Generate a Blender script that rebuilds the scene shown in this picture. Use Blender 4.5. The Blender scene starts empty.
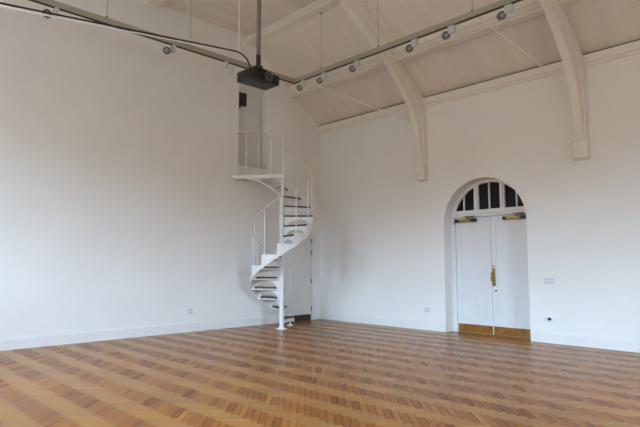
import bpy, bmesh, math, random
from math import sin, cos, pi, radians
from mathutils import Vector, Matrix
random.seed(7)
S = bpy.context.scene
COL = S.collection

# ------------------------------------------------------------------ helpers
def link(name, bm, mat, parent=None, smooth=False, bevel=0):
    bmesh.ops.recalc_face_normals(bm, faces=bm.faces)
    me = bpy.data.meshes.new(name); bm.to_mesh(me); bm.free()
    for p in me.polygons: p.use_smooth = smooth
    o = bpy.data.objects.new(name, me); COL.objects.link(o)
    mats = mat if isinstance(mat, (list, tuple)) else [mat]
    for m in mats: me.materials.append(m)
    if parent: o.parent = parent
    if bevel:
        b = o.modifiers.new('bevel', 'BEVEL'); b.width = bevel; b.segments = 2
        b.limit_method = 'ANGLE'; b.angle_limit = radians(40)
    return o

def tag(o, label, cat, group=None):
    o['label'] = label; o['category'] = cat
    if group: o['group'] = group
    return o

def empty(name, loc=(0, 0, 0), rz=0):
    o = bpy.data.objects.new(name, None); COL.objects.link(o)
    o.location = loc; o.rotation_euler = (0, 0, rz); o.empty_display_size = .1
    return o

def struct(o):
    o['kind'] = 'structure'; return o

def box(bm, x0, y0, z0, x1, y1, z1, mi=0):
    v = [bm.verts.new(p) for p in ((x0,y0,z0),(x1,y0,z0),(x1,y1,z0),(x0,y1,z0),(x0,y0,z1),(x1,y0,z1),(x1,y1,z1),(x0,y1,z1))]
    for f in ((0,3,2,1),(4,5,6,7),(0,1,5,4),(1,2,6,5),(2,3,7,6),(3,0,4,7)):
        fc = bm.faces.new([v[i] for i in f]); fc.material_index = mi
    return v

def B(*a, mi=0):
    bm = bmesh.new(); box(bm, *a, mi=mi); return bm

def tube(bm, pts, r, n=8, cap=True, mi=0):
    pts = [Vector(p) for p in pts]; rings = []
    up = Vector((0, 0, 1))
    for i, p in enumerate(pts):
        if i == 0: d = pts[1] - p
        elif i == len(pts) - 1: d = p - pts[-2]
        else: d = (pts[i+1] - pts[i-1])
        d.normalize()
        a = d.cross(up)
        if a.length < .05: a = d.cross(Vector((0, 1, 0)))
        a.normalize(); b = d.cross(a).normalized()
        rr = r[i] if isinstance(r, (list, tuple)) else r
        rings.append([bm.verts.new(p + a*rr*cos(2*pi*k/n) + b*rr*sin(2*pi*k/n)) for k in range(n)])
    for i in range(len(rings) - 1):
        for k in range(n):
            f = bm.faces.new((rings[i][k], rings[i][(k+1) % n], rings[i+1][(k+1) % n], rings[i+1][k])); f.material_index = mi
    if cap:
        bm.faces.new(rings[0][::-1]); bm.faces.new(rings[-1])

def T(pts, r, n=8):
    bm = bmesh.new(); tube(bm, pts, r, n); return bm

def extrude_poly(bm, pts, vec, mi=0):
    """solid prism from a planar polygon"""
    vec = Vector(vec)
    a = [bm.verts.new(Vector(p)) for p in pts]; b = [bm.verts.new(Vector(p) + vec) for p in pts]
    f = bm.faces.new(a); g = bm.faces.new(b[::-1]); f.material_index = g.material_index = mi
    n = len(pts)
    for i in range(n):
        q = bm.faces.new((a[i], b[i], b[(i+1) % n], a[(i+1) % n])); q.material_index = mi

def strip(bm, lo, hi, off, mi=0):
    """solid plate between two polylines lo/hi, thickened by off (vector or list)"""
    n = len(lo); L = [Vector(p) for p in lo]; Hh = [Vector(p) for p in hi]
    O = [Vector(off[i]) if isinstance(off, list) else Vector(off) for i in range(n)]
    vl = [bm.verts.new(p) for p in L]; vh = [bm.verts.new(p) for p in Hh]
    wl = [bm.verts.new(L[i] + O[i]) for i in range(n)]; wh = [bm.verts.new(Hh[i] + O[i]) for i in range(n)]
    for i in range(n - 1):
        for q in ((vl[i],vl[i+1],vh[i+1],vh[i]), (wl[i],wh[i],wh[i+1],wl[i+1]), (vl[i],wl[i],wl[i+1],vl[i+1]), (vh[i],vh[i+1],wh[i+1],wh[i])):
            f = bm.faces.new(q); f.material_index = mi
    for i in (0, n-1):
        f = bm.faces.new((vl[i], vh[i], wh[i], wl[i])); f.material_index = mi

# ------------------------------------------------------------------ materials
def mat(name, col, rough=.6, metal=0, spec=.5, noise=0, nscale=3, bump=0, bscale=40, stretch=None, emit=None):
    m = bpy.data.materials.new(name); m.use_nodes = True
    nt = m.node_tree; N = nt.nodes; L = nt.links; b = N['Principled BSDF']
    b.inputs['Base Color'].default_value = (*col, 1); b.inputs['Roughness'].default_value = rough
    b.inputs['Metallic'].default_value = metal; b.inputs['Specular IOR Level'].default_value = spec
    tc = N.new('ShaderNodeTexCoord'); mp = N.new('ShaderNodeMapping'); L.new(tc.outputs['Object'], mp.inputs[0])
    if stretch: mp.inputs['Scale'].default_value = stretch
    if noise:
        n = N.new('ShaderNodeTexNoise'); n.inputs['Scale'].default_value = nscale; n.inputs['Detail'].default_value = 5
        L.new(mp.outputs[0], n.inputs['Vector'])
        r = N.new('ShaderNodeMapRange'); r.inputs[1].default_value = .3; r.inputs[2].default_value = .7
        r.inputs[3].default_value = 1 - noise; r.inputs[4].default_value = 1 + noise
        L.new(n.outputs[0], r.inputs[0])
        mx = N.new('ShaderNodeVectorMath'); mx.operation = 'SCALE'; mx.inputs[0].default_value = col
        L.new(r.outputs[0], mx.inputs['Scale']); L.new(mx.outputs[0], b.inputs['Base Color'])
    if bump:
        n2 = N.new('ShaderNodeTexNoise'); n2.inputs['Scale'].default_value = bscale; n2.inputs['Detail'].default_value = 4
        L.new(tc.outputs['Object'], n2.inputs['Vector'])
        bp = N.new('ShaderNodeBump'); bp.inputs['Strength'].default_value = bump; bp.inputs['Distance'].default_value = .01
        L.new(n2.outputs[0], bp.inputs['Height']); L.new(bp.outputs[0], b.inputs['Normal'])
    if emit:
        b.inputs['Emission Color'].default_value = (*emit[0], 1); b.inputs['Emission Strength'].default_value = emit[1]
    return m

def wall_mat(name, col, rot):
    m = mat(name, col, rough=.75, spec=.25, noise=.022, nscale=.9)
    nt = m.node_tree; N = nt.nodes; L = nt.links; b = N['Principled BSDF']
    tc = N.new('ShaderNodeTexCoord'); mp = N.new('ShaderNodeMapping'); mp.inputs['Rotation'].default_value = rot
    L.new(tc.outputs['Object'], mp.inputs[0])
    br = N.new('ShaderNodeTexBrick'); br.inputs['Scale'].default_value = 1
    br.inputs['Brick Width'].default_value = .23; br.inputs['Row Height'].default_value = .078
    br.inputs['Mortar Size'].default_value = .006; br.inputs['Mortar Smooth'].default_value = 1
    br.inputs['Color1'].default_value = (1,1,1,1); br.inputs['Color2'].default_value = (.9,.9,.9,1); br.inputs['Mortar'].default_value = (0,0,0,1)
    L.new(mp.outputs[0], br.inputs['Vector'])
    bp = N.new('ShaderNodeBump'); bp.inputs['Strength'].default_value = .10; bp.inputs['Distance'].default_value = .004
    L.new(br.outputs['Color'], bp.inputs['Height']); L.new(bp.outputs[0], b.inputs['Normal'])
    return m

WALL = (.875, .865, .84)
M_wg = wall_mat('painted_brick_gable', WALL, (pi/2, 0, 0))
M_ws = wall_mat('painted_brick_side', WALL, (pi/2, 0, pi/2))
M_ceil = mat('ceiling_board_paint', (.80, .75, .68), rough=.85, spec=.2, noise=.05, nscale=1.3, stretch=(.5, 3.5, .5))
M_beam = mat('beam_paint', (.85, .82, .76), rough=.6, noise=.03, nscale=2)
M_trim = mat('white_gloss_trim', (.80, .80, .80), rough=.4, noise=.015)
M_skirt = mat('skirting_paint', (.84, .835, .82), rough=.75, spec=.25)
M_door = mat('white_door_paint', (.78, .785, .80), rough=.4, noise=.015)
M_door2 = mat('cream_door_paint', (.74, .725, .69), rough=.5, noise=.02)
M_stair = mat('white_painted_steel', (.82, .82, .81), rough=.35, noise=.03, nscale=12)
M_rail = mat('beige_rail_paint', (.70, .645, .57), rough=.45)
M_tread = mat('dark_tread_wood', (.085, .05, .035), rough=.5, noise=.3, nscale=20)
M_brass = mat('aged_brass', (.34, .21, .055), rough=.35, metal=.8, noise=.2, nscale=30)
M_kick = mat('brown_brass_kick', (.30, .125, .018), rough=.35, metal=.35, noise=.3, nscale=9)
M_black = mat('black_plastic', (.006, .006, .007), rough=.4)
M_blackm = mat('black_metal', (.02, .02, .022), rough=.5)
M_grey = mat('grey_metal_pole', (.22, .21, .21), rough=.35, metal=.4)
M_track = mat('olive_grey_track', (.40, .37, .29), rough=.45, metal=.1)
M_glass_dark = mat('black_fanlight_glass', (.004, .004, .005), rough=.3, spec=.2)
M_ring = mat('dark_grey_lamp_ring', (.10, .10, .105), rough=.4)
M_lampglass = mat('pale_lamp_lens', (.34, .33, .31), rough=.2)
M_adapter = mat('pale_grey_adapter', (.58, .62, .64), rough=.4)
M_wire = mat('thin_brown_wire', (.25, .22, .19), rough=.5)
M_wirew = mat('pale_wire', (.86, .84, .80), rough=.4)
M_plate = mat('socket_plate', (.62, .63, .66), rough=.35)
M_platew = mat('white_socket_plate', (.85, .86, .88), rough=.3)
M_gapshade = mat('gap_shade_paint', (.11, .10, .09), rough=.9)
M_plinth = mat('dark_plinth', (.03, .025, .02), rough=.6)
M_lens = mat('projector_lens_glass', (.02, .02, .03), rough=.05, spec=.8)
M_conduit = mat('blue_white_cable', (.82, .88, .94), rough=.3)

# herringbone block material: colour from per-block attributes, grain along UV, anisotropic varnish
def floor_mat():
    m = bpy.data.materials.new('varnished_herringbone_blocks'); m.use_nodes = True
    nt = m.node_tree; N = nt.nodes; L = nt.links; b = N['Principled BSDF']
    at = N.new('ShaderNodeAttribute'); at.attribute_name = 'rnd'
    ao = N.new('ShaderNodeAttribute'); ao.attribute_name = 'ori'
    uv = N.new('ShaderNodeUVMap'); uv.uv_map = 'UVMap'
    mp = N.new('ShaderNodeMapping'); mp.inputs['Scale'].default_value = (2.5, 55, 1); L.new(uv.outputs[0], mp.inputs[0])
    g = N.new('ShaderNodeTexNoise'); g.inputs['Scale'].default_value = 1.0; g.inputs['Detail'].default_value = 6; L.new(mp.outputs[0], g.inputs['Vector'])
    ramp = N.new('ShaderNodeValToRGB'); e = ramp.color_ramp.elements
    e[0].position = 0; e[0].color = (.21, .055, .004, 1); e[1].position = 1; e[1].color = (.54, .215, .03, 1)
    x = ramp.color_ramp.elements.new(.45); x.color = (.37, .118, .014, 1)
    ad = N.new('ShaderNodeMath'); ad.operation = 'MULTIPLY_ADD'; ad.inputs[1].default_value = .6; L.new(g.outputs[0], ad.inputs[0])
    L.new(at.outputs['Fac'], ad.inputs[2])
    sb = N.new('ShaderNodeMath'); sb.operation = 'SUBTRACT'; sb.inputs[1].default_value = .30; L.new(ad.outputs[0], sb.inputs[0])
    L.new(sb.outputs[0], ramp.inputs[0])
    # large worn patches
    tc = N.new('ShaderNodeTexCoord'); pn = N.new('ShaderNodeTexNoise'); pn.inputs['Scale'].default_value = .55; pn.inputs['Detail'].default_value = 3
    L.new(tc.outputs['Object'], pn.inputs['Vector'])
    mr = N.new('ShaderNodeMapRange'); mr.inputs[1].default_value = .3; mr.inputs[2].default_value = .7; mr.inputs[3].default_value = .85; mr.inputs[4].default_value = 1.12
    L.new(pn.outputs[0], mr.inputs[0])
    mx = N.new('ShaderNodeVectorMath'); mx.operation = 'SCALE'; L.new(ramp.outputs[0], mx.inputs[0]); L.new(mr.outputs[0], mx.inputs['Scale'])
    # angle-dependent sheen painted in: blocks of one direction get a paler colour
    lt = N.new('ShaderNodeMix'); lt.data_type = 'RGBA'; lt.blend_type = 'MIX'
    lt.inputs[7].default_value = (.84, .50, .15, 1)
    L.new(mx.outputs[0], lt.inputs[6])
    of = N.new('ShaderNodeMath'); of.operation = 'MULTIPLY'; of.inputs[1].default_value = FLOOR_SHEEN; L.new(ao.outputs['Fac'], of.inputs[0])
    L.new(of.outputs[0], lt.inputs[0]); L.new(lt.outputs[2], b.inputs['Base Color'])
    rr = N.new('ShaderNodeMapRange'); rr.inputs[3].default_value = .18; rr.inputs[4].default_value = .30; L.new(pn.outputs[0], rr.inputs[0])
    L.new(rr.outputs[0], b.inputs['Roughness']); b.inputs['Specular IOR Level'].default_value = .5; b.inputs['IOR'].default_value = 1.17; b.inputs['Metallic'].default_value = FLOOR_FIBRE; b.inputs['Anisotropic Rotation'].default_value = 0
    tg = N.new('ShaderNodeTangent'); tg.direction_type = 'UV_MAP'; tg.uv_map = 'UVMap'
    L.new(tg.outputs[0], b.inputs['Tangent']); b.inputs['Anisotropic'].default_value = .5
    bp = N.new('ShaderNodeBump'); bp.inputs['Strength'].default_value = .25; bp.inputs['Distance'].default_value = .002
    L.new(g.outputs[0], bp.inputs['Height']); L.new(bp.outputs[0], b.inputs['Normal'])
    return m
FLOOR_SHEEN = .22; FLOOR_FIBRE = .25
SKY = 36; GROUND = (.11, .10, .085)
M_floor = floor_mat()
M_joint = mat('dark_floor_joint', (.045, .02, .008), rough=.5)

# ------------------------------------------------------------------ room shell
W, LY, ZE, ZC, XF = 11.0, 14.0, 5.05, 6.8, 2.42       # width, length, eaves, flat ceiling, where the slope ends
TH = .35
DW = (1.80, 2.635, 3.68, 5.92)                        # upper doorway in the gable (x0,x1,z0,z1)
DD = (3.75, 5.54, 2.245, .895)                        # arched recess: y0,y1,spring,r
YC = (DD[0] + DD[1]) / 2

# floor: dark bed plus individual block faces
def build_floor():
    bm = bmesh.new()
    uvl = bm.loops.layers.uv.new('UVMap')
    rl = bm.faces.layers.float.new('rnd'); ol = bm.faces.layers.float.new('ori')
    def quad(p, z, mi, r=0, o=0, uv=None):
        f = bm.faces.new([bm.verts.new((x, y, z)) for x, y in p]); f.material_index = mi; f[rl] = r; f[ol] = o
        for l, u in zip(f.loops, uv or [(0, 0)] * len(p)): l[uvl].uv = u
    quad([(-.5, -.6), (W + .3, -.6), (W + .3, LY + .3), (-.5, LY + .3)], 0, 1)
    w = .071; L = .33; g = .0032
    c45 = cos(pi/4)
    def rot(a, b): return ((a - b) * c45, (a + b) * c45)    # block axes -> world; the zigzag bands run along Y
    n = int(22 / w)
    for i in range(-n, n):
        for j in range(-8, 50):
            a0 = i * w + j * L; b0 = i * w - j * L
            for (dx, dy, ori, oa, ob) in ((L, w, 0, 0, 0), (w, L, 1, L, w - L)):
                x0, y0 = a0 + oa, b0 + ob
                cx, cy = rot(x0 + dx/2, y0 + dy/2)
                if not (-.6 < cx < W + .3 and -.3 < cy < LY + .2): continue
                if cx < .05 and not (DD[0] - .1 < cy < DD[1] + .1): 
                    if cx < -.25: continue
                p = [(q[0] - .10, q[1]) for q in [rot(x0 + g, y0 + g), rot(x0 + dx - g, y0 + g), rot(x0 + dx - g, y0 + dy - g), rot(x0 + g, y0 + dy - g)]]
                u0, v0 = random.random() * 9, random.random() * 9
                if ori == 0: uv = [(u0, v0), (u0 + dx, v0), (u0 + dx, v0 + dy), (u0, v0 + dy)]
                else: uv = [(u0, v0), (u0, v0 + dx), (u0 + dy, v0 + dx), (u0 + dy, v0)]
                r = min(1, max(0, random.gauss(.40, .14)))
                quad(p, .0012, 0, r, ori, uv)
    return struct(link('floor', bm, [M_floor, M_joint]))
build_floor()

def pane_wall(bm, P, outer_rects):
    for r in outer_rects:
        box(bm, *P(r))

# gable wall (y = 0) with the upper doorway opening, shape follows the roof
bm = bmesh.new()
def rz(x):                                             # roof underside height at x
    return ZE + (ZC - ZE) * min(1, x / XF, (W - x) / XF)
def gpoly(pts): extrude_poly(bm, [(x, 0, z) for x, z in pts], (0, -TH, 0))
e = .05
gpoly([(0, -.05), (DW[0], -.05), (DW[0], rz(DW[0]) + e), (0, ZE + e)])
gpoly([(DW[0], -.05), (DW[1], -.05), (DW[1], DW[2]), (DW[0], DW[2])])
gpoly([(DW[0], DW[3]), (DW[1], DW[3]), (DW[1], ZC + e), (XF, ZC + e), (DW[0], rz(DW[0]) + e)])
gpoly([(DW[1], -.05), (W, -.05), (W, ZE + e), (W - XF, ZC + e), (DW[1], ZC + e)])
struct(link('wall_left', bm, M_wg))

# side wall (x = 0) with the arched recess
bm = bmesh.new()
def spoly(pts): extrude_poly(bm, [(0, y, z) for y, z in pts], (-TH, 0, 0))
spoly([(-TH, -.05), (DD[0], -.05), (DD[0], ZE + e), (-TH, ZE + e)])
spoly([(DD[1], -.05), (LY, -.05), (LY, ZE + e), (DD[1], ZE + e)])
NA = 28
arc = [(YC - DD[3] * cos(pi * k / NA), DD[2] + DD[3] * sin(pi * k / NA)) for k in range(NA + 1)]
for k in range(NA):
    a, b = arc[k], arc[k+1]
    spoly([a, b, (b[0], ZE + e), (a[0], ZE + e)])
spoly([(DD[0], -.05), (DD[1], -.05), (DD[1], -.001), (DD[0], -.001)])
bmesh.ops.remove_doubles(bm, verts=bm.verts, dist=.0005)
struct(link('wall_right', bm, M_ws))

# opposite window wall (x = W) and the wall behind the camera, with real window openings
WT = .75                                               # unseen reveals, deepened to cut grazing light on the gable
def wall_with_windows(name, axis, pos, a0, a1, top, wins, m):
    bm = bmesh.new()
    def bx(u0, z0, u1, z1):
        if axis == 'x': box(bm, pos, u0, z0, pos + WT, u1, z1)
        else: box(bm, u0, pos, z0, u1, pos + TH, z1)
    u = a0
    for (w0, w1, z0, z1) in wins:
        bx(u, -.05, w0, top); bx(w0, -.05, w1, z0); bx(w0, z1, w1, top); u = w1
    bx(u, -.05, a1, top)
    return struct(link(name, bm, m))
WX = [(1.1, 2.4, 2.0, 4.6), (3.3, 5.1, 1.8, 4.9), (6.0, 7.6, 2.1, 4.9)]
WY = [(4.6, 7.0, 1.8, 5.1)]
wall_with_windows('wall_window_side', 'x', W, -TH, LY + TH, ZE + e, WX, M_ws)
wall_with_windows('wall_behind', 'y', LY, 0, W, ZC + e, WY, M_wg)
k = 1
for (w0, w1, z0, z1) in WX:
    bm = bmesh.new(); x = W + .55; t = .06
    for (a, b, c, d) in ((w0, w0+t, z0, z1), (w1-t, w1, z0, z1), (w0, w1, z0, z0+t), (w0, w1, z1-t, z1), ((w0+w1)/2-.02, (w0+w1)/2+.02, z0, z1), (w0, w1, 2.9, 2.94), (w0, w1, 3.8, 3.84)):
        box(bm, x, a, c, x + .06, b, d)
    struct(link('window_%d' % k, bm, M_trim)); k += 1
for (w0, w1, z0, z1) in WY:
    bm = bmesh.new(); y = LY + .12; t = .06
    for (a, b, c, d) in ((w0, w0+t, z0, z1), (w1-t, w1, z0, z1), (w0, w1, z0, z0+t), (w0, w1, z1-t, z1), ((w0+w1)/2-.02, (w0+w1)/2+.02, z0, z1), (w0, w1, 3.2, 3.24)):
        box(bm, a, y, c, b, y + .06, d)
    struct(link('window_%d' % k, bm, M_trim)); k += 1

# ceiling: two slopes and a flat centre
bm = bmesh.new()
prof = [(-.2, ZE - .2 * (ZC - ZE) / XF), (XF, ZC), (W - XF, ZC), (W + .2, ZE - .2 * (ZC - ZE) / XF)]
lo = [(x, -TH, z) for x, z in prof]; hi = [(x, LY + TH, z) for x, z in prof]
strip(bm, lo, hi, (0, 0, .12))
struct(link('ceiling', bm, M_ceil))

# cornice / wall plate on the side wall, with a dark strip painted as the shade above it
bm = bmesh.new()
extrude_poly(bm, [(0, 0, 4.86), (.035, 0, 4.86), (.05, 0, 4.90), (.085, 0, 4.915), (.10, 0, 4.95), (.10, 0, 5.045), (.0, 0, 5.045)], (0, LY, 0))
c = link('trim_1', bm, M_beam); struct(c)
g = link('painted_gap_shade', B(.0, 0, 5.046, .088, LY, 5.066), M_gapshade, c)

# skirtings
def skirting(name, x0, y0, x1, y1):
    bm = bmesh.new(); h = .215; t = .010
    if abs(x1 - x0) > abs(y1 - y0):
        extrude_poly(bm, [(x0, 0, 0), (x0, t, 0), (x0, t, h - .05), (x0, t * .45, h - .012), (x0, t * .3, h), (x0, 0, h)], (x1 - x0, 0, 0))
    else:
        extrude_poly(bm, [(0, y0, 0), (t, y0, 0), (t, y0, h - .05), (t * .45, y0, h - .012), (t * .3, y0, h), (0, y0, h)], (0, y1 - y0, 0))
    return struct(link(name, bm, M_skirt))
skirting('baseboard_left', 1.3, 0, W, 0)
skirting('baseboard_right', 0, .010, 0, DD[0])
skirting('baseboard_far_right', 0, DD[1], 0, LY)

# ------------------------------------------------------------------ roof timbers
def slope_beam(name, x0, x1, depth, label):
    """a beam along Y hung under the slope between x0 and x1"""
    bm = bmesh.new()
    s = (ZC - ZE) / XF
    za, zb = ZE + s * x0, ZE + s * x1
    extrude_poly(bm, [(x0, 0, za + .01), (x0, 0, za - depth * .45), (x0 + .03, 0, za - depth * .45 - .02), (x0 + .06, 0, za - depth + .09), (x1 - .03, 0, za - depth + .09), (x1, 0, zb - depth - .0 + .03), (x1, 0, zb + .01)], (0, LY, 0))
    o = link(name, bm, M_beam, bevel=.006)
    return o
def purlin(x0, x1, zb, zt_off, label):
    bm = bmesh.new(); s = (ZC - ZE) / XF
    def z(x): return min(ZC, ZE + s * x) + .02
    # stepped moulded section
    extrude_poly(bm, [(x0, 0, z(x0)), (x0, 0, zb + .035), (x0 + .02, 0, zb + .02), (x0 + .035, 0, zb), (x1 - .02, 0, zb), (x1, 0, zb + .02), (x1, 0, z(x1))], (0, LY, 0))
    o = link('roof_purlin', bm, M_beam)
    tag(o, label, 'beam', 'purlins along the roof slope')
    return o
p1 = purlin(.88, 1.13, 5.62, 0, 'lower cream painted purlin running under the sloping ceiling behind the spotlights')
link('moulding', B(1.13, 0, 5.66, 1.17, LY, 5.70), M_beam, p1)
link('moulding', B(1.13, 0, 5.76, 1.155, LY, 5.785), M_beam, p1)
p2 = purlin(2.16, 2.44, 6.64, 0, 'upper cream painted purlin where the sloping ceiling meets the flat ceiling')
link('moulding', B(2.44, 0, 6.66, 2.475, LY, 6.69), M_beam, p2)
bm = bmesh.new(); extrude_poly(bm, [(4.72, 0, 6.82), (4.72, 0, 6.72), (4.76, 0, 6.68), (5.0, 0, 6.68), (5.05, 0, 6.72), (5.05, 0, 6.82)], (0, LY, 0))
tag(link('ceiling_beam', bm, M_beam), 'cream boxed beam crossing the flat ceiling at top left edge', 'beam')

def truss(y, hw, label):
    r = empty('roof_truss', (0, y, 0)); tag(r, label, 'truss', 'arched roof trusses on the side wall')
    s = (ZC - ZE) / XF
    half = [(0.115, 3.57), (.14, 3.9), (.20, 4.2), (.30, 4.50), (.52, 4.86), (.82, 5.20), (1.19, 5.50), (1.68, 5.86), (2.18, 6.17), (2.6, 6.40), (3.1, 6.53), (3.8, 6.58)]
    top = [(0.0, 3.57), (.0, 3.9), (.0, 4.2), (.0, 4.7), (.0, 5.0), (.30, ZE + s*.30), (.86, ZE + s*.86), (1.42, ZE + s*1.42), (2.0, ZE + s*2.0), (2.4, ZC), (3.1, ZC), (3.8, ZC)]
    mid = [(a[0] * .62 + b[0] * .38, a[1] * .62 + b[1] * .38) for a, b in zip(half, top)]
    def full(l): return l + [(W - x, z) for x, z in l[::-1]]
    h, m_, t = full(half), full(mid), full(top)
    bm = bmesh.new()                                    # wide principal rafter, against the roof
    strip(bm, [(x, -hw, z) for x, z in m_], [(x, -hw, z) for x, z in t], (0, 2*hw, 0))
    link('rafter', bm, M_beam, r, bevel=.012)
    bm = bmesh.new()                                    # narrower arched brace under it
    w2 = hw * .62
    strip(bm, [(x, -w2, z) for x, z in h], [(x, -w2, z) for x, z in m_], (0, 2*w2, 0))
    link('arched_brace', bm, M_beam, r, bevel=.01)
    for sgn, x0 in ((1, 0), (-1, W)):
        bm = bmesh.new()
        cw = hw + .012
        extrude_poly(bm, [(x0, -cw, 3.58), (x0 + sgn*.175, -cw, 3.58), (x0 + sgn*.175, -cw, 3.545), (x0 + sgn*.145, -cw, 3.53), (x0 + sgn*.135, -cw, 3.32), (x0 + sgn*.10, -cw, 3.24), (x0, -cw, 3.21)], (0, 2*cw, 0))
        link('corbel', bm, M_beam, r, bevel=.015)
    return r
truss(3.26, .10, 'arched cream roof truss with corbel left of the arched doors')
truss(6.58, .115, 'arched cream roof truss with corbel right of the arched doors')

# ------------------------------------------------------------------ arched double door
D0 = empty('door_1', (-.32, YC, 0)); struct(D0)
D0['label'] = 'white double doors under a round arched fanlight'
def dl(name, bm, m, parent=None, **k):                 # geometry given in world coords, parent at (-.32,YC,0)
    for v in bm.verts: v.co -= Vector((-.32, YC, 0))
    return link(name, bm, m, parent or D0, **k)
X0 = -.32
bm = bmesh.new(); R = DD[3] + .005
fr = .105
box(bm, X0 - .06, YC - R, 0, X0 + .045, YC - R + fr, DD[2])
box(bm, X0 - .06, YC + R - fr, 0, X0 + .045, YC + R, DD[2])
A = [pi * k / 32 for k in range(33)]
fa = .072
lo = [(X0 - .06, YC - (R - fa) * cos(a), DD[2] + (R - fa) * sin(a)) for a in A]; hi = [(X0 - .06, YC - R * cos(a), DD[2] + R * sin(a)) for a in A]
strip(bm, lo, hi, (.105, 0, 0))
dl('frame', bm, M_door, bevel=.004)
bm = bmesh.new(); box(bm, X0 - .05, YC - .8, 2.385, X0 + .055, YC + .8, 2.525); box(bm, X0 - .05, YC - .8, 2.44, X0 + .075, YC + .8, 2.47)
dl('transom', bm, M_door, bevel=.004)
def arch_top(y, rr): return DD[2] + math.sqrt(max(0, rr*rr - (y - YC)**2))
rr = R - fa + .01
for (ya, yb) in ((3.825, 4.31), (4.405, 4.885), (4.98, 5.465)):
    n = 10; ys = [ya + (yb - ya) * i / n for i in range(n + 1)]
    ys = [y for y in ys if arch_top(y, rr) > 2.53]
    bm = bmesh.new(); strip(bm, [(X0 - .02, y, 2.515) for y in ys], [(X0 - .02, y, arch_top(y, rr)) for y in ys], (.01, 0, 0))
    p = dl('fanlight_pane', bm, M_glass_dark)
    p['label'] = 'black fanlight glass'
    c = (ya + yb) / 2
    bm = bmesh.new(); box(bm, X0 - .02, c - .012, 2.515, X0 + .03, c + .012, arch_top(c, rr)); q = dl('glazing_bar', bm, M_door)
    q.parent = p
for c in (4.3575, 4.9325):
    bm = bmesh.new(); t = arch_top(c, rr) + .02
    box(bm, X0 - .04, c - .05, 2.51, X0 + .04, c + .05, t); box(bm, X0 + .03, c - .02, 2.51, X0 + .06, c + .02, t)
    dl('mullion', bm, M_door)
for side, (ya, yb) in ((-1, (3.852, YC - .003)), (1, (YC + .003, 5.438))):
    bm = bmesh.new()
    xa, xb = X0 - .045, X0 + .005
    box(bm, xa, ya, .008, xb - .012, yb, 2.38)
    st = .11
    ym = (ya + yb) / 2
    for r_ in ((ya, .008, ya + st, 2.38), (yb - st, .008, yb, 2.38), (ya + st, .008, yb - st, .27), (ya + st, .78, yb - st, .92), (ya + st, 2.22, yb - st, 2.38), (ym - .05, .27, ym + .05, .78)):
        box(bm, xb - .0119, r_[0], r_[1], xb, r_[2], r_[3])
    leaf = dl('door_leaf', bm, M_door)
    bm = B(xb, ya + .01, .012, xb + .004, yb - .01, .172); k = dl('kick_plate', bm, M_kick, leaf); k['label'] = 'brown brass kick plate'
    # overhead closer: black ends, brass middle, arm to the frame
    cz = 2.315; y0, y1 = (ya + .02, ya + .50) if side < 0 else (yb - .50, yb - .02)
    bm = bmesh.new(); box(bm, xb, y0 + .075, cz - .028, xb + .07, y1 - .12, cz + .028); cl = dl('door_closer', bm, M_brass, leaf, bevel=.004); cl['label'] = 'brass door closer with black ends'
    bm = bmesh.new(); box(bm, xb, y0, cz - .032, xb + .075, y0 + .08, cz + .032); box(bm, xb, y1 - .125, cz - .032, xb + .075, y1, cz + .032); tube(bm, [(xb+.04, y1 - .19, cz), (xb+.04, y1 - .19, cz + .05)], .012)
    q = dl('closer_cap', bm, M_black, leaf, bevel=.004)
    bm = bmesh.new(); ax = xb + .05; tube(bm, [(ax, (y0 + y1)/2, cz + .045), (ax + .06, (y0 + y1)/2 + .22, cz + .075)], .009, 6); tube(bm, [(ax + .06, (y0+y1)/2 + .22, cz + .075), (xb + .055, (y0+y1)/2 - .02, cz + .09)], .009, 6)
    dl('closer_arm', bm, M_brass, leaf)
    if side > 0:
        bm = B(xb, YC + .008, .965, xb + .006, YC + .078, 1.325); hp = dl('handle_plate', bm, M_brass, leaf, bevel=.002); hp['label'] = 'tall brass handle plate'
        bm = bmesh.new(); yh = YC + .02
        tube(bm, [(xb + .004, yh, 1.07), (xb + .05, yh - .01, 1.08), (xb + .06, yh - .015, 1.15), (xb + .05, yh - .01, 1.22), (xb + .004, yh, 1.23)], .010)
        dl('pull_handle', bm, M_brass, leaf, smooth=True)
        bm = bmesh.new(); tube(bm, [(xb, YC + .083, .875), (xb + .014, YC + .083, .875)], .019, 14); dl('keyhole_cover', bm, M_black, leaf)
        for dy in (.02, .06):
            bm = bmesh.new(); tube(bm, [(xb, YC + dy, 1.37), (xb + .012, YC + dy, 1.37)], .014, 12); dl('stud', bm, M_brass, leaf)
# threshold closes the recess behind
struct(link('trim_2', B(X0 - .25, DD[0] - .1, -.05, X0 - .065, DD[1] + .1, 3.3), M_trim))

# ------------------------------------------------------------------ door beneath the stair, on the gable wall
E0 = empty('door_2', (0.32, 0, 0)); struct(E0)
def el(name, bm, m, parent=None, **k):
    for v in bm.verts: v.co -= Vector((.32, 0, 0))
    return link(name, bm, m, parent or E0, **k)
bm = bmesh.new(); box(bm, .345, .0, .15, 1.22, .035, 2.30)
leaf = el('door_leaf', bm, M_door2, bevel=.004)
el('plinth', B(.34, .0, .0, 1.27, .012, .148), M_plinth)
bm = bmesh.new(); box(bm, .27, 0, 0, .335, .045, 2.37); box(bm, 1.23, 0, 0, 1.295, .045, 2.37); box(bm, .27, 0, 2.31, 1.295, .045, 2.37)
el('frame', bm, M_trim, bevel=.004)
for z in (2.0, 1.70, .98, .29):
    bm = bmesh.new(); box(bm, .33, .036, z - .05, .36, .048, z + .05); tube(bm, [(.34, .047, z - .055), (.34, .047, z + .055)], .009)
    h = el('hinge', bm, M_brass); h['label'] = 'small brass hinge'

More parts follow.
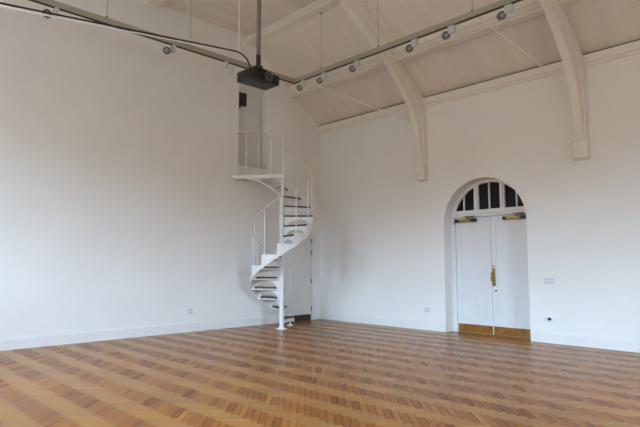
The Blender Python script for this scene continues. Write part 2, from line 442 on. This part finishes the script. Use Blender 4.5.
# ------------------------------------------------------------------ doorway recess above the landing
bm = bmesh.new()
x0, x1, z0, z1 = DW
yb = -.22
box(bm, x0 - .05, yb - .05, z0 - .05, x1 + .05, yb, z1 + .05)
E1 = struct(link('door_3', bm, M_door2))
E1['label'] = 'tall cream door panel set back above the stair landing'
bm = bmesh.new()
box(bm, x0 + .02, yb, z0, x0 + .07, yb + .03, z1); box(bm, x1 - .07, yb, z0, x1 - .02, yb + .03, z1); box(bm, x0 + .25, yb, z0 + .02, x0 + .27, yb + .012, z1)
link('panel_moulding', bm, M_door2, E1)
struct(link('trim_3', B(x0 - .0, yb, z0 - .03, x1, .02, z0 + .0), M_beam))
sp = empty('wall_speaker', (2.475, yb, 5.31)); tag(sp, 'small black square loudspeaker high in the recess beneath the projector', 'speaker')
link('cabinet', B(-.155, .0, -.15, .155, .10, .15), M_black, sp, bevel=.008)
link('grille', B(-.13, .10, -.13, .13, .108, .13), M_blackm, sp)
link('wall_bracket', B(-.03, -.02+.02, -.20, .03, .03, -.14), M_blackm, sp)

# ------------------------------------------------------------------ spiral staircase
PC = Vector((2.09, .948, 0)); NR = 15; ZL = 3.39; RISE = ZL / NR; RO = .675; STEP = 30; A0 = 191
st = empty('spiral_staircase', PC)
tag(st, 'white steel spiral staircase with dark treads rising to a railed landing', 'staircase')
def P(r, deg, z): return Vector((r * cos(radians(deg)), r * sin(radians(deg)), z))
bm = bmesh.new(); tube(bm, [(0, 0, .012), (0, 0, 1.78), (0, 0, 1.80), (0, 0, ZL), (0, 0, ZL + .01), (0, 0, 4.41)], [.046, .046, .034, .034, .017, .016], 16)
link('centre_pole', bm, M_stair, st, smooth=False)
bm = bmesh.new(); tube(bm, [(0, 0, 0), (0, 0, .012)], .125, 20); tube(bm, [(0, 0, .012), (0, 0, .05)], [.085, .052], 16)
link('base_plate', bm, M_stair, st)
def zline(deg): return RISE * ((deg - A0) / STEP)          # underside helix
for k in range(1, NR):
    a0 = A0 + STEP * (k - 1); a1 = a0 + STEP + 3; z = RISE * k
    # tread : dark board
    n = 6
    def wedge(r0, r1, aa, ab, zb, zt):
        bm = bmesh.new(); A_ = [aa + (ab - aa) * i / n for i in range(n + 1)]
        pts = [P(r1, a, zb) for a in A_] + [P(r0, a, zb) for a in A_[::-1]]
        extrude_poly(bm, pts, (0, 0, zt - zb)); return bm
    if k == 1: a0 += 14; a1 = a0 + 19
    tr = link('tread', wedge(.045, RO, a0 - 2, a0 + (27 if k > 1 else 17), z - .036, z), M_tread, st, bevel=.003)
    link('tread_pan', wedge(.045, RO - .004, a0 + .3, a1 - 1, z - .06, z - .0365), M_stair, tr)
    # riser with a segmental arched opening
    r0, r1 = .05, RO - .01; zb, zt = z - RISE + .001, z - .053
    bm = bmesh.new(); m = 14; lo = []; hi = []
    for i in range(m + 1):
        r = r0 + (r1 - r0) * i / m
        u = (r - .37) / .25
        h = zb if abs(u) >= 1 else zb + (zt - zb) * .68 * math.sqrt(1 - u * u)
        if abs(u) >= 1 and k > 2: h -= .052
        lo.append(P(r, a0 + .5, h)); hi.append(P(r, a0 + .5, zt))
    t = P(.012, a0 + 90.5, 0)
    strip(bm, lo, hi, t)
    if k > 1: link('riser', bm, M_stair, tr)
    else:
        bm.free(); bm = bmesh.new()
        lo = [P(r0 + (r1 - r0) * i / m, a0 + .5, zt - .03 - .05 * (1 - i/m)) for i in range(m+1)]
        hi = [P(r0 + (r1 - r0) * i / m, a0 + .5, zt) for i in range(m+1)]
        strip(bm, lo, hi, t); link('riser', bm, M_stair, tr)
    # hub sleeve on the pole
    bm = bmesh.new(); hr = .055 if z < 1.75 else .040; tube(bm, [(0, 0, z - .10), (0, 0, z + .01)], hr, 14); link('hub', bm, M_stair, tr)
    # outer string plate: stepped top, sloping underside
    A_ = [a0 + (STEP if k > 1 else 17) * i / n for i in range(n + 1)]
    lo = [P(RO, a, max(.09, zline(a) - .045 + .0)) for a in A_]; hi = [P(RO, a, z + .022) for a in A_]
    off = [P(.012, a, 0) for a in A_]
    bm = bmesh.new(); strip(bm, lo, hi, off); link('string_plate', bm, M_stair, tr)
# balusters
RR = RO - .012
RAIL = 1.0
def rail_z(deg): return RISE * ((deg - 5 - A0) / STEP + 1) + RAIL
for k in range(2, NR + 0):
    a = A0 + STEP * (k - 1) + 5; z = RISE * k
    link('baluster', T([P(RR, a, z - .03), P(RR, a, rail_z(a))], .0105, 8), M_stair, st)
# newel at the bottom
bm = bmesh.new(); tube(bm, [P(.72, 214, .01), P(.72, 214, rail_z(214))], .017, 10); nw = link('newel_post', bm, M_stair, st)
bm = bmesh.new(); tube(bm, [P(.72, 214, 0), P(.72, 214, .012)], .075, 16); link('newel_base', bm, M_stair, nw)
# handrail
pts = []
a = 211
while a <= 616:
    r = RR + (.04 * max(0, (226 - a) / 15))
    pts.append(P(r, a, rail_z(a))); a += 5
e_ = pts[-1]
pts += [e_ + Vector((.03, -.03, .01)), e_ + Vector((.07, -.05, -.03))]
h_ = link('handrail', T(pts, .0115, 8), M_rail, st, smooth=True); h_['label'] = 'thin beige helical handrail'

# landing : from the pole to the gable wall
ux = Vector((2.90, .045, 0)) - PC; ul = ux.length; ux.normalize(); un = Vector((-ux.y, ux.x, 0))      # front edge direction
land = empty('landing', (0, 0, 0)); land.parent = st
def rel(x, y, z=0): return Vector((x, y, z)) - PC
poly = [rel(2.135, 1.00), rel(2.83, .10), rel(2.83, .004), rel(1.50, .004), rel(1.50, .12), P(RO, 251, 0), P(.045, 251, 0)]
bm = bmesh.new(); extrude_poly(bm, [p + Vector((0, 0, ZL - .025)) for p in poly], (0, 0, .025)); link('deck', bm, M_stair, land)
bm = bmesh.new()
def edge_plate(bm, p, q, z0, z1, t=.012):
    d = (q - p).normalized(); nn = Vector((-d.y, d.x, 0)) * t
    extrude_poly(bm, [p + Vector((0,0,z0)), q + Vector((0,0,z0)), q + Vector((0,0,z0)) + nn, p + Vector((0,0,z0)) + nn], (0, 0, z1 - z0))
edge_plate(bm, rel(2.83, .10), rel(2.12, 1.02), ZL - .07, ZL + .005, .014)
edge_plate(bm, rel(1.50, .12), P(RO, 251, 0), ZL - .085, ZL + .01)
link('edge_beam', bm, M_stair, land)
# arched bracket with ring under the landing edge
p0 = rel(2.12, .99); d = (rel(2.86, .10) - p0); L_ = d.length; d.normalize()
bm = bmesh.new()
N_ = 14; lo = []; hi = []
for i in range(N_ + 1):
    t = i / N_; s_ = .05 + .74 * t * 1.0
    zc = (ZL - .085) - .36 * (1 - math.sin(pi/2 * min(1, t))) 
    lo.append(p0 + d * s_ + Vector((0, 0, zc - .02))); hi.append(p0 + d * s_ + Vector((0, 0, zc + .012)))
nn = Vector((-d.y, d.x, 0)) * .012
strip(bm, lo, hi, nn)
link('bracket', bm, M_stair, land)
bm = bmesh.new(); ring = []
for i in range(17):
    b_ = 2 * pi * i / 16; ring.append(p0 + d * (.14 + .062 * cos(b_)) + Vector((0, 0, ZL - .165 + .062 * sin(b_))))
tube(bm, ring, .008, 6, cap=False); link('scroll_ring', bm, M_stair, land)
# landing guard rail
for (x, y) in ((2.82, .175), (2.665, .36), (2.475, .56), (2.285, .78)):
    link('post', T([rel(x, y, ZL), rel(x, y, 4.40)], .0105, 8), M_stair, land)
link('guard_rail', T([rel(2.84, .14, 4.40), rel(2.09, .975, 4.40)], .010, 8), M_stair, land)

# ------------------------------------------------------------------ lighting rig
ZT = 5.35; XT = 2.24; YT = 1.50
def track(name, p, q, label):
    r = empty(name, p); tag(r, label, 'light track')
    v = Vector(q) - Vector(p)
    if abs(v.x) > abs(v.y):
        a, b = sorted((0, v.x)); link('rail', B(a, -.022, -.02, b, .022, .075), M_track, r); link('conductor_channel', B(a, -.020, -.035, b, .020, -.02), M_blackm, r)
    else:
        a, b = sorted((0, v.y)); link('rail', B(-.022, a, -.02, .022, b, .075), M_track, r); link('conductor_channel', B(-.020, a, -.035, .020, b, -.02), M_blackm, r)
    return r
track('lighting_track', (XT + .03, YT, ZT), (10.9, YT, ZT), 'olive grey lighting track on the left, parallel to the gable wall')
track('lighting_track', (XT, YT - .02, ZT), (XT, 13.2, ZT), 'olive grey lighting track on the right, running alongside the purlins')

def spot(p, aim, label, zt=ZT - .035):
    """p = (x,y) on the track; the box hangs below, the round head faces the room"""
    r = empty('track_spotlight', (p[0], p[1], zt)); tag(r, label, 'spotlight', 'round spotlights clipped to the lighting tracks')
    a = link('adapter_box', B(-.028, -.06, -.125, .028, .06, 0), M_adapter, r, bevel=.006)
    hd = Vector((aim[0], aim[1], 0)).normalized(); dr = (hd + Vector((0, 0, -.25))).normalized()
    side = Vector((aim[2], aim[3], 0))
    c = side * .12 + Vector((0, 0, -.13)) 
    link('bracket', T([(0, 0, -.09), tuple(side * .06 + Vector((0, 0, -.11))), tuple(c)], .012, 6), M_adapter, r)
    bm = bmesh.new(); tube(bm, [c - dr * .09, c - dr * .05, c + dr * .05], [.035, .058, .066], 20)
    h = link('lamp_head', bm, M_adapter if 'pale' in label else M_ring, r, smooth=False)
    bm = bmesh.new(); tube(bm, [c + dr * .045, c + dr * .054], .034, 18); g = link('lens', bm, M_lampglass, h)
    return r
names_r = ['first spotlight on the right track, nearest the projector corner', 'second spotlight from the projector corner on the right track', 'third spotlight on the right track, left of the roof truss',
           'fourth spotlight on the right track, just past the roof truss', 'fifth spotlight on the right track, near the thin stay cable', 'sixth spotlight on the right track, beside the far right truss']
for nm, y in zip(names_r, (1.80, 2.42, 3.33, 4.68, 5.42, 6.40)):
    spot((XT, y), (.75, .66, 0, -1), nm)
spot((7.12, YT), (.3, .95, 1, 0), 'spotlight under the left track nearest the left edge of the photo')
spot((5.14, YT), (.5, .85, 1, 0), 'middle spotlight under the left track')
spot((4.02, YT), (-.2, -.95, -1, 0), 'pale spotlight on the left track pointing away, just left of the projector')

def wire(name, p, q, r, m, label, group=None, cat='wire'):
    o = empty(name, p); tag(o, label, cat, group)
    bm = bmesh.new(); tube(bm, [(0, 0, 0), tuple(Vector(q) - Vector(p))], r, 6)
    link('strand', bm, m, o)
    bm = bmesh.new(); tube(bm, [(0, 0, -.01), (0, 0, .03)], .02, 8); link('clip', bm, m, o)
    bm = bmesh.new(); v = Vector(q) - Vector(p); tube(bm, [tuple(v - Vector((0, 0, .0))), tuple(v - Vector((0, 0, .03)))], .025, 8); link('ceiling_hook', bm, m, o)
    return o
G = 'thin wires holding up the lighting tracks'
def ztop(x): return min(ZC, ZE + (ZC - ZE) / XF * x)
wire('suspension_wire', (XT, 2.34, ZT + .075), (XT, 2.34, 6.642), .004, M_wire, 'thin wire from the upper purlin to the right track near the corner', G)
wire('suspension_wire', (XT, 3.86, ZT + .075), (XT, 3.86, 6.642), .004, M_wire, 'dark thin wire holding the right track beside the first truss', G)
wire('suspension_wire', (XT, 3.76, ZT + .075), (XT, 3.76, 6.642), .004, M_wirew, 'pale thin wire holding the right track beside the first truss', G)
wire('suspension_wire', (XT, 5.80, ZT + .075), (XT, 5.80, 6.642), .004, M_wire, 'thin wire holding the right track where the stay cable starts', G)
wire('suspension_wire', (4.80, YT, ZT + .075), (4.80, YT, 6.68), .0045, M_wire, 'dark thin wire holding the middle of the left track', G)
wire('suspension_wire', (4.90, YT, ZT + .075), (4.90, YT, 6.68), .004, M_wirew, 'pale thin wire holding the middle of the left track', G)
wire('suspension_wire', (6.34, YT, ZT + .075), (6.34, YT, ZC), .005, M_wire, 'thin wire holding the left track near the left edge', G)
wire('suspension_wire', (7.3, YT, ZT + .075), (7.3, YT, ZC), .005, M_wire, 'short visible wire at the far left end of the left track', G)
def stay(p, q, label):
    o = empty('stay_cable', p); tag(o, label, 'cable', 'pale stay cables from the track to the trusses')
    link('rod', T([(0, 0, 0), tuple(Vector(q) - Vector(p))], .012, 6), M_wirew, o)
    bm = bmesh.new(); v = Vector(q) - Vector(p); tube(bm, [tuple(v * .985), tuple(v)], .018, 8); link('end_fitting', bm, M_beam, o)
stay((XT - .03, 1.62, ZT + .05), (.33, 3.20, 4.50), 'pale thin stay cable from the track corner to the left truss')
stay((XT - .03, 5.80, ZT + .05), (.33, 6.50, 4.50), 'pale thin stay cable from the right track to the right truss')

# ------------------------------------------------------------------ projector, pole and cables
px, py, pz = 4.90, 3.70, 4.185
pr = empty('projector', (px, py, pz)); tag(pr, 'black ceiling projector with a round lens hanging from a grey pole', 'projector')
hw, hd, hh = .275, .17, .075
body = link('body', B(-hw, -hd, -hh, hw, hd, hh), M_black, pr, bevel=.012)
bm = bmesh.new()
for i in range(7): box(bm, -hw - .004, -.11 + i * .03, -.045, -hw + .001, -.098 + i * .03, .045)
link('vent_grille', bm, M_blackm, body); bm = bmesh.new()
for i in range(8): box(bm, hw - .001, -.12 + i * .03, -.045, hw + .003, -.108 + i * .03, .045)
link('vent_grille', bm, M_blackm, body)
link('under_panel', B(-hw + .05, -hd + .05, -hh - .006, hw - .05, hd - .05, -hh), M_blackm, body)
bm = bmesh.new(); tube(bm, [(-.03, hd - .01, .0), (-.03, hd + .06, .0)], .066, 24); ln = link('lens_barrel', bm, M_blackm, pr)
bm = bmesh.new(); ring = [(-.03 + .066 * cos(2*pi*i/24), hd + .06, .066 * sin(2*pi*i/24)) for i in range(25)]; tube(bm, ring, .004, 6, cap=False); link('lens_ring', bm, M_grey, ln)
bm = bmesh.new(); tube(bm, [(-.03, hd + .058, 0), (-.03, hd + .063, 0)], .048, 20); link('lens_glass', bm, M_lens, ln)
bm = bmesh.new()
box(bm, -.13, -.08, hh, -.11, .08, hh + .075); box(bm, .11, -.08, hh, .13, .08, hh + .075); box(bm, -.13, -.08, hh + .06, .13, .08, hh + .075); box(bm, -.05, -.05, hh + .075, .05, .05, hh + .13)
link('mount_bracket', bm, M_blackm, pr, bevel=.004)
pl = empty('projector_pole', (px, py, pz + .205)); tag(pl, 'grey metal ceiling pole holding the projector', 'pole')
link('tube', T([(0, 0, .16), (0, 0, ZC - pz - .205)], .034, 16), M_grey, pl)
link('collar', T([(0, 0, 0), (0, 0, .17)], .037, 16), M_blackm, pl)
link('ceiling_flange', T([(0, 0, ZC - pz - .235), (0, 0, ZC - pz - .205)], .1, 16), M_grey, pl)
# black cable and its pale carrier, from the window side to the projector
kx, ky, kz = 5.265, 3.70, 4.49
far = Vector((10.98, 2.20, 4.46))
near = Vector((kx, ky, kz))
o = empty('projector_cable', near); tag(o, 'long black cable running overhead to the projector', 'cable')
pts = [far - near + Vector((0, 0, .02))]
for i in range(1, 12):
    t = i / 12; pts.append((far - near) * (1 - t) + Vector((0, 0, .02)))
pts += [Vector((0.02, 0, .015)), Vector((-.06, .0, -.0)), Vector((-.14, .01, -.05)), Vector((-.18, .02, -.13)), Vector((-.20, .02, -.18)), Vector((-.21, .03, -.225))]
link('sheath', T([tuple(p) for p in pts], .0125, 8), M_black, o, smooth=True)
o = empty('catenary_wire', near); tag(o, 'taut pale blue carrier wire just below the black overhead cable', 'wire')
link('strand', T([(.05, 0, -.012), tuple((far - near) * .35 + Vector((0, 0, -.012))), tuple(far - near + Vector((0, 0, -.028)))], [.004, .010, .030], 8), M_conduit, o)
wire('support_wire', (kx, ky, kz + .03), (kx, ky, ZC), .0075, M_wirew, 'pale vertical wire from the ceiling to the bend of the black cable')

# ------------------------------------------------------------------ sockets and switches
def plate_side(name, y, z, w, h, m, label, cat, plug=False, sw=0):
    o = empty(name, (0, y, z)); tag(o, label, cat)
    link('plate', B(0, -w/2, -h/2, .02, w/2, h/2), m, o, bevel=.003)
    for i in range(sw): link('rocker', B(.02, -w/2 + (i + .5) * w / sw - .012, -.02, .026, -w/2 + (i + .5) * w / sw + .012, .02), M_platew, o)
    if plug: link('plug', T([(.02, -.0, 0), (.05, 0, 0)], .026, 12), M_black, o)
plate_side('light_switch', 5.92, 1.105, .17, .09, M_plate, 'grey double switch plate on the wall right of the arched doors', 'switch', sw=3)
plate_side('wall_socket', 5.91, .43, .15, .09, M_platew, 'white wall socket with a black plug right of the arched doors', 'socket', plug=True)
plate_side('wall_socket', 3.315, .43, .14, .085, M_plate, 'grey wall socket low down left of the arched doors', 'socket', sw=2)
o = empty('wall_socket', (3.78, 0, .42)); tag(o, 'small grey wall socket low on the long left wall', 'socket')
link('plate', B(-.045, 0, -.045, .045, .012, .045), M_plate, o, bevel=.003); link('rocker', B(-.012, .012, -.016, .012, .018, .016), M_platew, o)

# ------------------------------------------------------------------ light
w = bpy.data.worlds.new('overcast_sky'); S.world = w; w.use_nodes = True
nt = w.node_tree; N = nt.nodes; L = nt.links; bg = N['Background']; bg.inputs[1].default_value = SKY
tc = N.new('ShaderNodeTexCoord'); sx = N.new('ShaderNodeSeparateXYZ'); rp = N.new('ShaderNodeValToRGB')
L.new(tc.outputs['Generated'], sx.inputs[0]); L.new(sx.outputs['Z'], rp.inputs[0]); L.new(rp.outputs[0], bg.inputs[0])
el_ = rp.color_ramp.elements                           # dull ground and rooftops below, overcast sky above
el_[0].position = .10; el_[0].color = (*GROUND, 1); el_[1].position = .22; el_[1].color = (.55, .77, 1, 1)
def portal(loc, rot, sx_, sy_):
    l = bpy.data.lights.new('window_portal', 'AREA'); l.shape = 'RECTANGLE'; l.size = sx_; l.size_y = sy_; l.cycles.is_portal = True
    o = bpy.data.objects.new('window_portal', l); COL.objects.link(o); o.location = loc; o.rotation_euler = rot
for (w0, w1, z0, z1) in WX: portal((W + .74, (w0 + w1) / 2, (z0 + z1) / 2), (0, radians(90), 0), z1 - z0, w1 - w0)
for (w0, w1, z0, z1) in WY: portal(((w0 + w1) / 2, LY + .34, (z0 + z1) / 2), (radians(-90), 0, 0), w1 - w0, z1 - z0)

# ------------------------------------------------------------------ camera
cam = bpy.data.cameras.new('camera'); co = bpy.data.objects.new('camera', cam); COL.objects.link(co)
f = 527; th = math.atan(50.9 / 527); Fa = radians(225.8)
cam.sensor_width = 36; cam.lens = 36 * f / 640; cam.sensor_fit = 'HORIZONTAL'
fw = Vector((cos(Fa) * cos(th), sin(Fa) * cos(th), sin(th)))
co.location = (9.620878, 9.893366, 1.4)
co.rotation_euler = fw.to_track_quat('-Z', 'Y').to_euler()
cam.clip_start = .05
S.camera = co
S.view_settings.view_transform = 'Standard'
S.view_settings.look = 'None'
S.view_settings.exposure = 0
